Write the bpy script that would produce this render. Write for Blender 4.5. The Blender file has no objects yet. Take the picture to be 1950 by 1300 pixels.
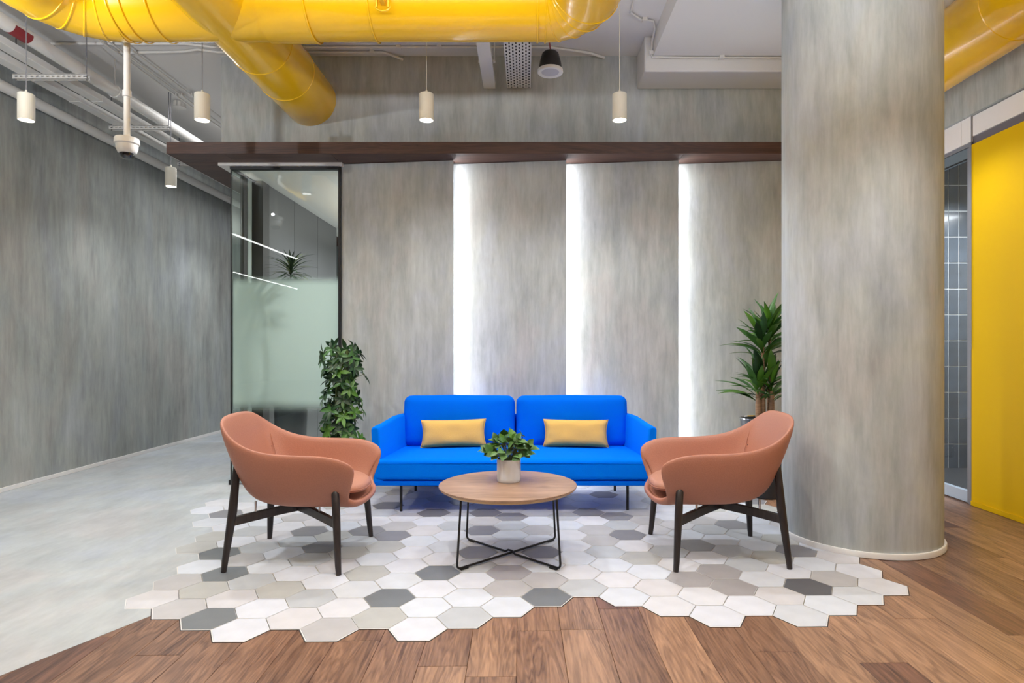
import bpy, bmesh, math, random
from mathutils import Vector, Matrix
random.seed(7)
S = bpy.context.scene
C = S.collection
PI = math.pi

# ------------------------------------------------------------ camera, world, exposure
F = 1165.0; XV = 1003.0; YV = 665.0; H = 1.2      # focal length in px, vanishing point, eye height
cam_d = bpy.data.cameras.new('camera'); cam = bpy.data.objects.new('camera', cam_d); C.objects.link(cam)
cam_d.sensor_width = 36; cam_d.lens = F/1950*36
cam_d.shift_x = -(XV-975)/1950; cam_d.shift_y = (YV-650)/1950
cam_d.clip_start = .05; cam_d.clip_end = 100
cam.location = (0, 0, H); cam.rotation_euler = (PI/2, 0, 0)
S.camera = cam
w = bpy.data.worlds.new('world'); S.world = w; w.use_nodes = True
bg = w.node_tree.nodes['Background']
bg.inputs[0].default_value = (.93, .965, 1, 1); bg.inputs[1].default_value = .3
S.view_settings.view_transform = 'Standard'; S.view_settings.look = 'None'
S.view_settings.gamma = 1; S.view_settings.use_curve_mapping = False
S.view_settings.exposure = 0.2

def area(name, loc, size, energy, rot=(0, 0, 0), col=(1, 1, 1)):
    d = bpy.data.lights.new(name, 'AREA'); d.shape = 'RECTANGLE'; d.size, d.size_y = size
    d.energy = energy; d.color = col
    o = bpy.data.objects.new(name, d); o.location = loc; o.rotation_euler = rot; C.objects.link(o); return o
def spot(name, loc, energy, ang=150, blend=1, rad=.022, col=(.95, .972, 1)):
    d = bpy.data.lights.new(name, 'SPOT'); d.energy = energy; d.spot_size = math.radians(ang); d.spot_blend = blend
    d.shadow_soft_size = rad; d.color = col
    o = bpy.data.objects.new(name, d); o.location = loc; C.objects.link(o); return o
ZP = 2.846
# unseen overhead area, added as general fill just before the frame
area('overhead_fill', (0, 1.2, 3.7), (5.0, 1.6), 8)
area('office_fill', (3.4, -4.6, 3.78), (6.4, 9), 110, col=(.95, .97, 1))  # large fill area added for the office behind the camera
area('upward_fill', (-.1, 1.7, 2.8), (4.4, .3), 132, (PI-.15, 0, 0), (.93, .96, 1))  # added out of view, throws light up on ceiling and ducts
u_ = spot('upward_fill', (-3.3, 2.9, 2.95), 70, 170, .5, .03, (.93, .96, 1)); u_.rotation_euler = (PI-.5, 0, 0)  # added upward spot, brightens the top of the left wall
area('overhead_fill', (-3.2, 7.6, 3.7), (.6, 3.0), 30)  # unseen fill area added under the corridor ceiling
for _y in (6.4, 7.3, 8.3): spot('room_downlight', (-1.75, _y, 2.79), 130, 150, 1, .05)
area('room_upward_fill', (-1.0, 7.4, 2.3), (.8, 2.2), 45, (PI, 0, 0))  # unseen fill added to brighten the meeting room ceiling
area('side_room_fill', (4.4, 5.2, 2.7), (1.0, .6), 80)  # fill added so the tiles behind the door are lit
PEND = [(-3.6, 4.4), (-2.334, 4.4), (-.721, 4.4), (.668, 4.4), (-3.6, 6.19)]
for x, y in PEND: spot('pendant_spot', (x, y, ZP-.012), 46 if x < -3 else 60)
for x, y in [(-2.33, 2.5), (-.72, 2.5), (.67, 2.5), (2.0, 2.5), (2.95, 4.5), (-3.6, 2.5), (-3.6, 8.0)]:
    spot('pendant_spot', (x, y, ZP-.012), 26 if x > 2.5 else (48 if x < -3 else 60))

# ------------------------------------------------------------ helpers
def X(px, Y): return (px-XV)/F*Y
def Z(py, Y): return H-(py-YV)/F*Y
class MB:
    def __init__(s): s.v = []; s.f = []
    def add(s, v, f):
        n = len(s.v); s.v += [tuple(p) for p in v]; s.f += [tuple(i+n for i in q) for q in f]; return s
    def box(s, x0, x1, y0, y1, z0, z1):
        v = [(x, y, z) for z in (z0, z1) for y in (y0, y1) for x in (x0, x1)]
        return s.add(v, [(0, 2, 3, 1), (4, 5, 7, 6), (0, 1, 5, 4), (2, 6, 7, 3), (0, 4, 6, 2), (1, 3, 7, 5)])
    def prism(s, poly, z0, z1):
        n = len(poly); v = [(x, y, z0) for x, y in poly]+[(x, y, z1) for x, y in poly]
        return s.add(v, [tuple(range(n))[::-1], tuple(range(n, 2*n))]+[(i, (i+1) % n, n+(i+1) % n, n+i) for i in range(n)])
    def tube(s, pts, r, n=12, cap=True):
        pts = [Vector(p) for p in pts]; rs = r if isinstance(r, (list, tuple)) else [r]*len(pts)
        base = len(s.v); up = None; T = []
        for i in range(len(pts)):
            a = pts[max(i-1, 0)]; b = pts[min(i+1, len(pts)-1)]; T.append((b-a).normalized())
        nrm = T[0].orthogonal().normalized()
        for i, p in enumerate(pts):
            if i: nrm = (nrm-T[i]*nrm.dot(T[i])).normalized()
            b = T[i].cross(nrm)
            for k in range(n):
                a = 2*PI*k/n; s.v.append(tuple(p+(nrm*math.cos(a)+b*math.sin(a))*rs[i]))
        for i in range(len(pts)-1):
            for k in range(n):
                a = base+i*n+k; c = base+i*n+(k+1) % n; s.f.append((a, c, c+n, a+n))
        if cap:
            s.f.append(tuple(base+k for k in range(n))[::-1]); e = base+(len(pts)-1)*n
            s.f.append(tuple(e+k for k in range(n)))
        return s
    def lathe(s, prof, c=(0, 0, 0), n=32, close=False):   # prof [(r,z)]
        base = len(s.v)
        for r, z in prof:
            for k in range(n):
                a = 2*PI*k/n; s.v.append((c[0]+r*math.cos(a), c[1]+r*math.sin(a), c[2]+z))
        m = len(prof)
        for i in range(m-1 if not close else m):
            j = (i+1) % m
            for k in range(n):
                k2 = (k+1) % n; s.f.append((base+i*n+k, base+i*n+k2, base+j*n+k2, base+j*n+k))
        if not close:
            if prof[0][0] > 1e-5: s.f.append(tuple(base+k for k in range(n))[::-1])
            if prof[-1][0] > 1e-5: s.f.append(tuple(base+(m-1)*n+k for k in range(n)))
        return s
def bar(mb, a, b, wd, ht):        # box bar from a to b
    a = Vector(a); b = Vector(b); t = (b-a).normalized(); sd = t.cross(Vector((0, 0, 1))).normalized(); up = sd.cross(t)
    v = [p+sd*i*wd/2+up*j*ht/2 for p in (a, b) for j in (-1, 1) for i in (-1, 1)]
    return mb.add(v, [(0, 1, 3, 2), (4, 6, 7, 5), (0, 4, 5, 1), (2, 3, 7, 6), (0, 2, 6, 4), (1, 5, 7, 3)])
def mesh(name, mb, m=None, smooth=0):
    me = bpy.data.meshes.new(name); me.from_pydata(mb.v, [], mb.f); me.update()
    bm = bmesh.new(); bm.from_mesh(me); bmesh.ops.recalc_face_normals(bm, faces=bm.faces); bm.to_mesh(me); bm.free()
    if m: me.materials.append(m)
    if smooth:
        me.shade_smooth()
        if smooth < 180: me.set_sharp_from_angle(angle=math.radians(smooth))
    return me
def tag(o, label=None, cat=None, group=None, kind=None):
    if label: o['label'] = label
    if cat: o['category'] = cat
    if group: o['group'] = group
    if kind: o['kind'] = kind
    return o
def empty(name, loc, label=None, cat=None, group=None, kind=None, rz=0):
    o = bpy.data.objects.new(name, None); o.location = loc; o.rotation_euler.z = rz; o.empty_display_size = .1
    C.objects.link(o); return tag(o, label, cat, group, kind)
def obj(name, mb, m, parent=None, smooth=0, bevel=0, seg=2, local=False, loc=None):
    """parent given and local False: vertices are in world coordinates, moved into the parent's frame"""
    v0 = mb.v
    off = Vector((0, 0, 0))
    if not local:
        q = parent
        while q is not None: off += q.location; q = q.parent
    if loc is not None and parent is None: off = Vector(loc)
    if off.length > 0:
        mb2 = MB(); mb2.v = [(a-off.x, b-off.y, c-off.z) for a, b, c in v0]; mb2.f = mb.f; mb = mb2
    o = bpy.data.objects.new(name, mesh(name, mb, m, smooth)); C.objects.link(o)
    if parent: o.parent = parent
    if loc is not None and parent is None: o.location = loc
    if bevel:
        b = o.modifiers.new('bevel', 'BEVEL'); b.width = bevel; b.segments = seg; b.limit_method = 'ANGLE'
        b.harden_normals = False
        o.data.shade_smooth(); o.data.set_sharp_from_angle(angle=math.radians(60))
    return o
def inst(name, me, parent, M=None, mat=None):
    o = bpy.data.objects.new(name, me); C.objects.link(o); o.parent = parent
    if M is not None: o.matrix_local = M
    if mat:
        o.material_slots[0].link = 'OBJECT'; o.material_slots[0].material = mat
    return o

def lin(c): return tuple(((v/255+.055)/1.055)**2.4 if v > 10 else v/255/12.92 for v in c)
def mat(name, rgb, rough=.5, metal=0, spec=.5, bump=0, nscale=30, var=0, coat=0, emit=0, sheen=0, stretch=(1, 1, 1), rnd=0, coord='Object'):
    m = bpy.data.materials.new(name); m.use_nodes = True; nt = m.node_tree; b = nt.nodes['Principled BSDF']
    c = lin(rgb)
    b.inputs['Base Color'].default_value = (*c, 1); b.inputs['Roughness'].default_value = rough
    b.inputs['Metallic'].default_value = metal; b.inputs['Specular IOR Level'].default_value = spec
    if coat: b.inputs['Coat Weight'].default_value = coat; b.inputs['Coat Roughness'].default_value = .08
    if sheen: b.inputs['Sheen Weight'].default_value = sheen
    if emit:
        b.inputs['Emission Color'].default_value = (*c, 1); b.inputs['Emission Strength'].default_value = emit
    N = nt.nodes; L = nt.links
    if bump or var or rnd:
        tc = N.new('ShaderNodeTexCoord'); mp = N.new('ShaderNodeMapping'); mp.inputs['Scale'].default_value = stretch
        L.new(tc.outputs[coord], mp.inputs[0])
        nz = N.new('ShaderNodeTexNoise'); nz.inputs['Scale'].default_value = nscale; nz.inputs['Detail'].default_value = 5
        L.new(mp.outputs[0], nz.inputs['Vector'])
        if bump:
            bp = N.new('ShaderNodeBump'); bp.inputs['Strength'].default_value = bump; bp.inputs['Distance'].default_value = .004
            L.new(nz.outputs[0], bp.inputs['Height']); L.new(bp.outputs[0], b.inputs['Normal'])
        if var or rnd:
            hv = N.new('ShaderNodeHueSaturation'); hv.inputs['Color'].default_value = (*c, 1)
            mr = N.new('ShaderNodeMapRange'); mr.inputs['From Min'].default_value = .3; mr.inputs['From Max'].default_value = .7
            mr.inputs['To Min'].default_value = 1-var; mr.inputs['To Max'].default_value = 1+var
            L.new(nz.outputs[0], mr.inputs['Value'])
            out = mr.outputs[0]
            if rnd:
                oi = N.new('ShaderNodeObjectInfo'); m2 = N.new('ShaderNodeMapRange')
                m2.inputs['To Min'].default_value = 1-rnd; m2.inputs['To Max'].default_value = 1+rnd
                L.new(oi.outputs['Random'], m2.inputs['Value'])
                ml = N.new('ShaderNodeMath'); ml.operation = 'MULTIPLY'; L.new(out, ml.inputs[0]); L.new(m2.outputs[0], ml.inputs[1]); out = ml.outputs[0]
            L.new(out, hv.inputs['Value']); L.new(hv.outputs[0], b.inputs['Base Color'])
    return m
def concrete(name, dark, light, zs=.13, sc=3.0, rough=.75, flat=False):
    """brushed micro-cement: streaks stretched along the trowel direction, over broad cloudy patches"""
    m = bpy.data.materials.new(name); m.use_nodes = True; nt = m.node_tree; N = nt.nodes; L = nt.links; b = N['Principled BSDF']
    tc = N.new('ShaderNodeTexCoord')
    def noise(scale, st, det, dist=0):
        mp = N.new('ShaderNodeMapping'); mp.inputs['Scale'].default_value = st; L.new(tc.outputs['Object'], mp.inputs[0])
        nz = N.new('ShaderNodeTexNoise'); nz.inputs['Scale'].default_value = scale; nz.inputs['Detail'].default_value = det
        nz.inputs['Roughness'].default_value = .62; nz.inputs['Distortion'].default_value = dist
        L.new(mp.outputs[0], nz.inputs['Vector']); return nz.outputs[0]
    st = (1, .35, 1) if flat else (1, 1, zs)
    a = noise(sc*4.2, st, 8, .15); c = noise(sc*.55, (1, 1, 1) if flat else (1, 1, .5), 6, .4); d = noise(sc*16, st, 5)
    def mix(f1, f2, k):
        x = N.new('ShaderNodeMix'); x.data_type = 'FLOAT'; x.inputs[0].default_value = k
        L.new(f1, x.inputs[2]); L.new(f2, x.inputs[3]); return x.outputs[0]
    e = noise(sc*1.7, (1, .6, 1) if flat else (1, 1, .38), 9, .8)
    h = mix(mix(mix(a, e, .45), c, .42), d, .16)
    r = N.new('ShaderNodeValToRGB'); r.color_ramp.elements[0].position = .37; r.color_ramp.elements[1].position = .63
    r.color_ramp.elements[0].color = (*lin(dark), 1); r.color_ramp.elements[1].color = (*lin(light), 1)
    hu = noise(sc*.8, (1, 1, 1) if flat else (1, 1, .45), 3, .6)
    rt = N.new('ShaderNodeValToRGB'); rt.color_ramp.elements[0].position = .36; rt.color_ramp.elements[1].position = .64
    rt.color_ramp.elements[0].color = (*lin((255, 248, 238)), 1); rt.color_ramp.elements[1].color = (*lin((240, 247, 255)), 1)
    q_ = rt.color_ramp.elements.new(.5); q_.color = (*lin((246, 252, 244)), 1)
    L.new(hu, rt.inputs[0])
    mm_ = N.new('ShaderNodeMix'); mm_.data_type = 'RGBA'; mm_.blend_type = 'MULTIPLY'; mm_.inputs[0].default_value = .5
    L.new(r.outputs[0], mm_.inputs[6]); L.new(rt.outputs[0], mm_.inputs[7])
    L.new(h, r.inputs[0]); L.new(mm_.outputs[2], b.inputs['Base Color'])
    b.inputs['Roughness'].default_value = rough; b.inputs['Specular IOR Level'].default_value = .35
    bp = N.new('ShaderNodeBump'); bp.inputs['Strength'].default_value = .12; bp.inputs['Distance'].default_value = .004
    L.new(h, bp.inputs['Height']); L.new(bp.outputs[0], b.inputs['Normal'])
    return m
def woodmat(name, dark, light, axis='Y', rough=.45, rnd=.0, sc=1.0, coat=0):
    m = bpy.data.materials.new(name); m.use_nodes = True; nt = m.node_tree; N = nt.nodes; L = nt.links; b = N['Principled BSDF']
    tc = N.new('ShaderNodeTexCoord'); oi = N.new('ShaderNodeObjectInfo')
    cb = N.new('ShaderNodeVectorMath'); cb.operation = 'MULTIPLY_ADD'
    mu = N.new('ShaderNodeVectorMath'); mu.operation = 'SCALE'; mu.inputs[0].default_value = (17.3, 9.1, 23.7); L.new(oi.outputs['Random'], mu.inputs['Scale'])
    ad = N.new('ShaderNodeVectorMath'); ad.operation = 'ADD'; L.new(tc.outputs['Object'], ad.inputs[0]); L.new(mu.outputs[0], ad.inputs[1])
    st = {'X': (.8, 9, 9), 'Y': (9, .8, 9), 'Z': (9, 9, .8)}[axis]
    mp = N.new('ShaderNodeMapping'); mp.inputs['Scale'].default_value = tuple(v*sc for v in st); L.new(ad.outputs[0], mp.inputs[0])
    n1 = N.new('ShaderNodeTexNoise'); n1.inputs['Scale'].default_value = .9; n1.inputs['Detail'].default_value = 3; n1.inputs['Distortion'].default_value = 1.2
    n2 = N.new('ShaderNodeTexNoise'); n2.inputs['Scale'].default_value = 9; n2.inputs['Detail'].default_value = 6
    L.new(mp.outputs[0], n1.inputs['Vector']); L.new(mp.outputs[0], n2.inputs['Vector'])
    wv = N.new('ShaderNodeMath'); wv.operation = 'MULTIPLY'; wv.inputs[1].default_value = 9; L.new(n1.outputs[0], wv.inputs[0])
    fr = N.new('ShaderNodeMath'); fr.operation = 'PINGPONG'; fr.inputs[1].default_value = .5; L.new(wv.outputs[0], fr.inputs[0])
    mx = N.new('ShaderNodeMix'); mx.data_type = 'FLOAT'; mx.inputs[0].default_value = .45
    L.new(n2.outputs[0], mx.inputs[2]); L.new(fr.outputs[0], mx.inputs[3])
    m3 = N.new('ShaderNodeMix'); m3.data_type = 'FLOAT'; m3.inputs[0].default_value = .4; L.new(mx.outputs[0], m3.inputs[2]); L.new(n1.outputs[0], m3.inputs[3])
    r = N.new('ShaderNodeValToRGB'); r.color_ramp.elements[0].position = .28; r.color_ramp.elements[1].position = .62
    r.color_ramp.elements[0].color = (*lin(dark), 1); r.color_ramp.elements[1].color = (*lin(light), 1)
    L.new(m3.outputs[0], r.inputs[0])
    hv = N.new('ShaderNodeHueSaturation'); L.new(r.outputs[0], hv.inputs['Color'])
    mr = N.new('ShaderNodeMapRange'); mr.inputs['To Min'].default_value = 1-rnd; mr.inputs['To Max'].default_value = 1+rnd
    L.new(oi.outputs['Random'], mr.inputs['Value']); L.new(mr.outputs[0], hv.inputs['Value'])
    L.new(hv.outputs[0], b.inputs['Base Color']); b.inputs['Roughness'].default_value = rough
    if coat: b.inputs['Coat Weight'].default_value = coat; b.inputs['Coat Roughness'].default_value = .2
    bp = N.new('ShaderNodeBump'); bp.inputs['Strength'].default_value = .15; bp.inputs['Distance'].default_value = .002
    L.new(n2.outputs[0], bp.inputs['Height']); L.new(bp.outputs[0], b.inputs['Normal'])
    return m
def glassmat(name, tint, refl=1.0):
    m = bpy.data.materials.new(name); m.use_nodes = True; nt = m.node_tree; N = nt.nodes; L = nt.links
    N.remove(N['Principled BSDF']); out = N['Material Output']
    t = N.new('ShaderNodeBsdfTransparent'); t.inputs[0].default_value = (*tint, 1)
    g = N.new('ShaderNodeBsdfGlossy'); g.inputs['Roughness'].default_value = 0.0
    f = N.new('ShaderNodeFresnel'); f.inputs[0].default_value = 1.52
    ge = N.new('ShaderNodeNewGeometry'); io = N.new('ShaderNodeMapRange'); io.inputs['To Min'].default_value = 1.52; io.inputs['To Max'].default_value = 1/1.52
    L.new(ge.outputs['Backfacing'], io.inputs['Value']); L.new(io.outputs[0], f.inputs[0])
    mm = N.new('ShaderNodeMath'); mm.operation = 'MULTIPLY'; mm.inputs[1].default_value = refl; mm.use_clamp = True
    x = N.new('ShaderNodeMixShader'); L.new(f.outputs[0], mm.inputs[0]); L.new(mm.outputs[0], x.inputs[0])
    L.new(t.outputs[0], x.inputs[1]); L.new(g.outputs[0], x.inputs[2]); L.new(x.outputs[0], out.inputs[0])
    return m
def emis(name, rgb, s):
    m = bpy.data.materials.new(name); m.use_nodes = True; nt = m.node_tree; N = nt.nodes
    N.remove(N['Principled BSDF']); e = N.new('ShaderNodeEmission'); e.inputs[0].default_value = (*lin(rgb), 1); e.inputs[1].default_value = s
    nt.links.new(e.outputs[0], N['Material Output'].inputs[0]); return m

M = {}
M['conc'] = concrete('microcement', (154, 156, 155), (206, 208, 207))
M['conc_col'] = concrete('microcement_column', (156, 159, 160), (206, 209, 210), sc=3.0)
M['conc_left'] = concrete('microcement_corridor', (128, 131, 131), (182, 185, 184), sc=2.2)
M['conc_floor'] = concrete('polished_concrete', (160, 164, 170), (200, 203, 208), sc=1.6, rough=.42, flat=True)
M['ceil'] = mat('white_paint', (228, 227, 226), .8, bump=.1, nscale=20)
M['white'] = mat('white_enamel', (228, 226, 222), .45)
M['white_band'] = mat('white_bulkhead', (232, 226, 222), .6)
M['cream'] = mat('cream_enamel', (222, 218, 205), .5)
M['skirt'] = mat('white_skirting', (232, 230, 228), .5)
M['yellow'] = mat('yellow_duct_paint', (248, 194, 6), .26, coat=.5, var=.03, nscale=4, bump=.05)
M['yellow_wall'] = mat('yellow_wall_paint', (222, 178, 0), .5, spec=.15, bump=.05, nscale=40)
M['canopy'] = woodmat('dark_walnut', (62, 42, 36), (98, 68, 56), 'X', .5)
M['blackmetal'] = mat('black_metal', (38, 36, 38), .45, metal=.3)
M['blackframe'] = mat('black_frame', (22, 22, 24), .5)
M['darkwood'] = woodmat('dark_stained_wood', (30, 24, 24), (56, 46, 44), 'Z', .42)
M['leather'] = mat('tan_leather', (174, 116, 94), .48, bump=.25, nscale=160, var=.05)
M['leather2'] = mat('tan_leather_seat', (180, 126, 104), .5, bump=.25, nscale=160, var=.04)
M['blue'] = mat('blue_wool', (0, 118, 245), .9, bump=.5, nscale=350, spec=.04)
M['blue2'] = mat('blue_wool_back', (0, 104, 232), .9, bump=.5, nscale=350, spec=.04)
M['mustard'] = mat('mustard_cloth', (228, 184, 104), .9, bump=.5, nscale=300, spec=.2)
M['oak'] = woodmat('brown_oak', (132, 104, 86), (184, 150, 126), 'X', .42, sc=1.6)
M['oakedge'] = woodmat('oak_edge', (168, 128, 86), (206, 170, 122), 'X', .5)
M['pot'] = mat('white_pot', (222, 226, 232), .3)
M['slate'] = mat('slate_pot', (52, 56, 62), .5)
M['soil'] = mat('soil', (58, 44, 34), .95, bump=1, nscale=80)
M['leafA'] = mat('leaf_dark', (36, 68, 34), .4, var=.25, nscale=8, rnd=.35)
M['leafB'] = mat('leaf_bright', (78, 122, 34), .4, var=.2, nscale=8, rnd=.25)
M['leafC'] = mat('leaf_mid', (64, 108, 46), .42, var=.25, nscale=9, rnd=.3)
M['leafS'] = mat('leaf_striped', (84, 120, 62), .45, var=.35, nscale=45, rnd=.3)
M['leafP'] = mat('leaf_pale', (128, 136, 96), .5, var=.3, nscale=20, rnd=.25)
M['stem'] = mat('green_stem', (86, 98, 48), .6)
M['bark'] = mat('ringed_bark', (150, 118, 92), .8, bump=.9, nscale=14, stretch=(1, 1, 9), var=.25)
M['grey_al'] = mat('grey_aluminium', (138, 138, 144), .4, metal=.3)
M['rail'] = mat('light_rail', (176, 188, 202), .4)
M['darkpanel'] = mat('dark_grey_laminate', (92, 91, 93), .4)
M['darkcol'] = mat('dark_pier', (62, 58, 58), .5)
M['tile_dark'] = mat('slate_blue_tile', (62, 72, 84), .22, var=.25, nscale=6, rnd=.2, coat=.4)
M['grout'] = mat('pale_grout', (216, 214, 212), .8)
M['grout2'] = mat('grey_grout', (206, 212, 216), .8)
M['seam'] = mat('edge_shade_dark', (60, 56, 56), .7)  # shadow line along the tile edge, put into the colour
M['red'] = mat('red_label', (140, 46, 52), .5)
M['chrome'] = mat('chrome', (210, 210, 212), .15, metal=1)
M['glow'] = emis('lamp_face', (255, 252, 246), 9)
M['led'] = emis('led_strip', (250, 250, 255), 14)
M['line'] = emis('linear_lamp', (255, 255, 255), 16)
M['glass'] = glassmat('clear_glass', (.93, .97, .95), .8)
M['glass2'] = glassmat('door_glass', (.9, .93, .95), 1.2)

# ------------------------------------------------------------ floor: base, concrete, tiles, planks
floor = empty('floor', (0, 0, 0), kind='structure')
base = obj('subfloor', MB().box(-10, 7, -13, 12.2, -.12, -.02), mat('subfloor_brown', (120, 88, 70), .6, var=.2, nscale=6), floor)
conc = MB().prism([(-4.42, -2), (-4.0, -2), (-1.94-.48*1.26, 1.0), (-1.94, 2.255), (-1.70, 2.755), (-1.5, 3.2), (-1.5, 5.6), (-.8, 5.6), (-.8, 12.1), (-4.42, 12.1)], -.02, -.0018)
obj('concrete_slab', conc, M['conc_floor'], floor)
ts = .105413*H; tx0 = .271418578*H; ty0 = 2.56459936*H; rot = .01322
cr, sr = math.cos(rot), math.sin(rot)
def hexc(i, j):
    x = 1.5*ts*i+tx0; y = math.sqrt(3)*ts*(j+.5*(abs(i) % 2))+ty0
    return x*cr-y*sr-.0, x*sr+y*cr
def hexpoly(c, r): return [(c[0]+r*math.cos(rot+k*PI/3), c[1]+r*math.sin(rot+k*PI/3)) for k in range(6)]
jmin = {-14: 7, -13: 5, -12: 3, -11: -1, -10: -1, -9: -2, -8: -2, -7: -2, -6: -2, -5: -2, -4: -2, -3: -2, -2: -1, -1: -1, 0: 0, 1: -1, 2: -1, 3: -2, 4: -1, 5: -2, 6: -1, 7: -1, 8: 0}
def hm(name, c, rnd=.03): return mat(name, c, .48, var=.06, nscale=9, rnd=rnd, bump=.08)
HM = {'W': [hm('tile_white', (207, 210, 219)), hm('tile_white_cool', (202, 207, 216)), hm('tile_chalk', (206, 207, 213))],
      'L': [hm('tile_pale', (198, 202, 209)), hm('tile_pale_warm', (199, 198, 202))],
      'G': [hm('tile_light_grey', (180, 184, 189)), hm('tile_warm_grey', (179, 178, 180)), hm('tile_beige_grey', (177, 178, 176))],
      'M': [hm('tile_mid_grey', (132, 132, 137))],
      'D': [hm('tile_dark_grey', (112, 116, 120))], 'K': [hm('tile_charcoal', (92, 92, 97))]}
SP = {}
for k in [(-9, -2), (-5, -1), (-4, 1), (-10, 1), (-11, 2), (-1, -1)]: SP[k] = 'D'
SP[(6, 0)] = 'K'
for k in [(-6, 4), (-3, 4), (2, 4), (-9, 4), (-7, 4), (-13, 6), (7, 2), (4, 3), (6, 5), (-8, 3), (-5, 6), (-3, 6), (-2, 6), (1, 6), (2, 6), (-1, 2), (-3, 2), (-4, 8), (-1, 8), (2, 9), (-7, 7)]: SP[k] = 'M'
for k in [(3, 0), (4, 1), (4, 0), (-2, 1)]: SP[k] = 'G2'
for k in [(5, 4), (6, 4), (5, 1), (1, 3), (1, 2), (2, 2), (1, 4), (0, 0), (-1, 0), (3, 5), (-3, 1), (-2, 0), (-3, -2), (-2, 5), (-4, 5), (-6, 5), (-6, 3), (-6, 1), (-7, -1), (-8, 0), (-9, 0), (-5, -2), (-6, -2), (-10, 0), (-10, -1), (-11, 0), (-11, 4), (-10, 3), (-8, 2), (-9, 3), (-7, 2), (-12, 3), (-1, 4), (7, 0), (5, -2), (7, 3), (6, 2), (5, 2), (3, 2), (-9, 1), (-11, -1)]: SP[k] = 'G'
SP[(-11, -1)] = 'L'; SP[(5, -2)] = 'L'; SP[(-9, 1)] = 'L'
HM['G2'] = [hm('tile_taupe', (156, 153, 155))]
for k in [(2, 3), (-8, -2), (-4, -2), (-2, -1), (1, -1), (2, -1), (3, -2), (4, -1), (-11, 1), (8, 0), (8, 1), (-5, 2), (-4, 2), (-5, 1), (-4, 0), (-3, -1), (-4, -1), (-7, 0)]: SP[k] = 'W'
c0 = (0, 0)
hb = MB(); R1 = ts*.988-.0012; R2 = R1-.0022
for r, z in ((R1, -.008), (R1, -.0016), (R2, 0.0)): hb.v += [(x, y, z) for x, y in hexpoly(c0, r)]
hb.f = [tuple(range(12, 18))]+[(a*6+k, a*6+(k+1) % 6, (a+1)*6+(k+1) % 6, (a+1)*6+k) for a in (0, 1) for k in range(6)]
hexme = mesh('hexagonal_tile', hb, HM['W'][0])
gr = MB(); sm = MB(); cnt = 0
for i in range(-14, 9):
    for j in range(jmin[i], 12):
        x, y = hexc(i, j)
        if y > 5.52: continue
        if i < -12 and y > 5.0 or x < -1.7 and y > 5.36: continue
        if y > 4.7 and x > 2.45: continue
        k = SP.get((i, j))
        if k is None:
            k = random.choices(['W', 'L', 'G', 'M'], [.42, .36, .18, .04])[0] if j > 4 else random.choices(['W', 'L', 'G'], [.5, .42, .08])[0]
        m = random.choice(HM[k])
        inst('hexagonal_tile', hexme, floor, Matrix.Translation((x, y, random.uniform(-.0004, .0004))), m); cnt += 1
        gr.prism(hexpoly((x, y), ts*1.012), -.012, -.0012)
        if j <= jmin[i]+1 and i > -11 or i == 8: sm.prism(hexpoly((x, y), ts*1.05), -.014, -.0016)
print('hex tiles', cnt)
tag(obj('grout_joints', gr, M['grout'], floor), kind='stuff')
tag(obj('edge_shade', sm, M['seam'], floor), kind='stuff')  # dark strip standing in for the shadow between tiles and lower planks
# planks
PW = .188; px0 = -.0075
WM = [woodmat('walnut_plank_a', (84, 58, 46), (162, 124, 98), 'Y', .38, .1, 1.2, coat=.15), woodmat('walnut_plank_b', (66, 46, 40), (134, 96, 78), 'Y', .38, .08, 1.2, coat=.15),
      woodmat('walnut_plank_c', (104, 76, 60), (180, 140, 110), 'Y', .38, .08, 1.2, coat=.15)]
ends = {0: 2.519, -1: 2.255}
pk = 0
for c in range(-13, 19):
    xa = px0+PW*c; xb = xa+PW
    xm = (xa+xb)/2
    ymax = 3.05 if xm < 1.4 else (3.75 if xm < 1.9 else 5.6)
    if xm < -1.5: ymax = 2.8
    e = ends.get(c, random.uniform(1.4, 2.9)); L = random.uniform(1.15, 1.45)
    y = e-L*2
    while y < ymax:
        a = max(y, .6); b = min(y+L, ymax); y += L; L = random.uniform(.95, 1.45)
        if b-a < .05 or b < .7: continue
        xbb = min(xb, 3.43+.06)
        cx, cy = (xa+xbb)/2, (a+b)/2
        hw, hl = (xbb-xa)/2-.0006, (b-a)/2-.0006
        p = MB()
        for ox, z in ((0, -.016), (0, -.0045), (.0012, -.003)):
            p.v += [(-hw+ox, -hl+ox, z), (hw-ox, -hl+ox, z), (hw-ox, hl-ox, z), (-hw+ox, hl-ox, z)]
        p.f = [(8, 9, 10, 11)]+[(q*4+k, q*4+(k+1) % 4, (q+1)*4+(k+1) % 4, (q+1)*4+k) for q in (0, 1) for k in range(4)]
        m = random.choices(WM, [.45, .28, .27])[0]
        if c == 0: m = WM[2] if a > 2.3 else WM[0]
        if c == -1: m = WM[2] if a > 2.1 else WM[0]
        me = mesh('plank', p, m)
        inst('plank', me, floor, Matrix.Translation((cx*cr-cy*sr, cx*sr+cy*cr, 0)) @ Matrix.Rotation(rot, 4, 'Z')); pk += 1
print('planks', pk)

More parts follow.
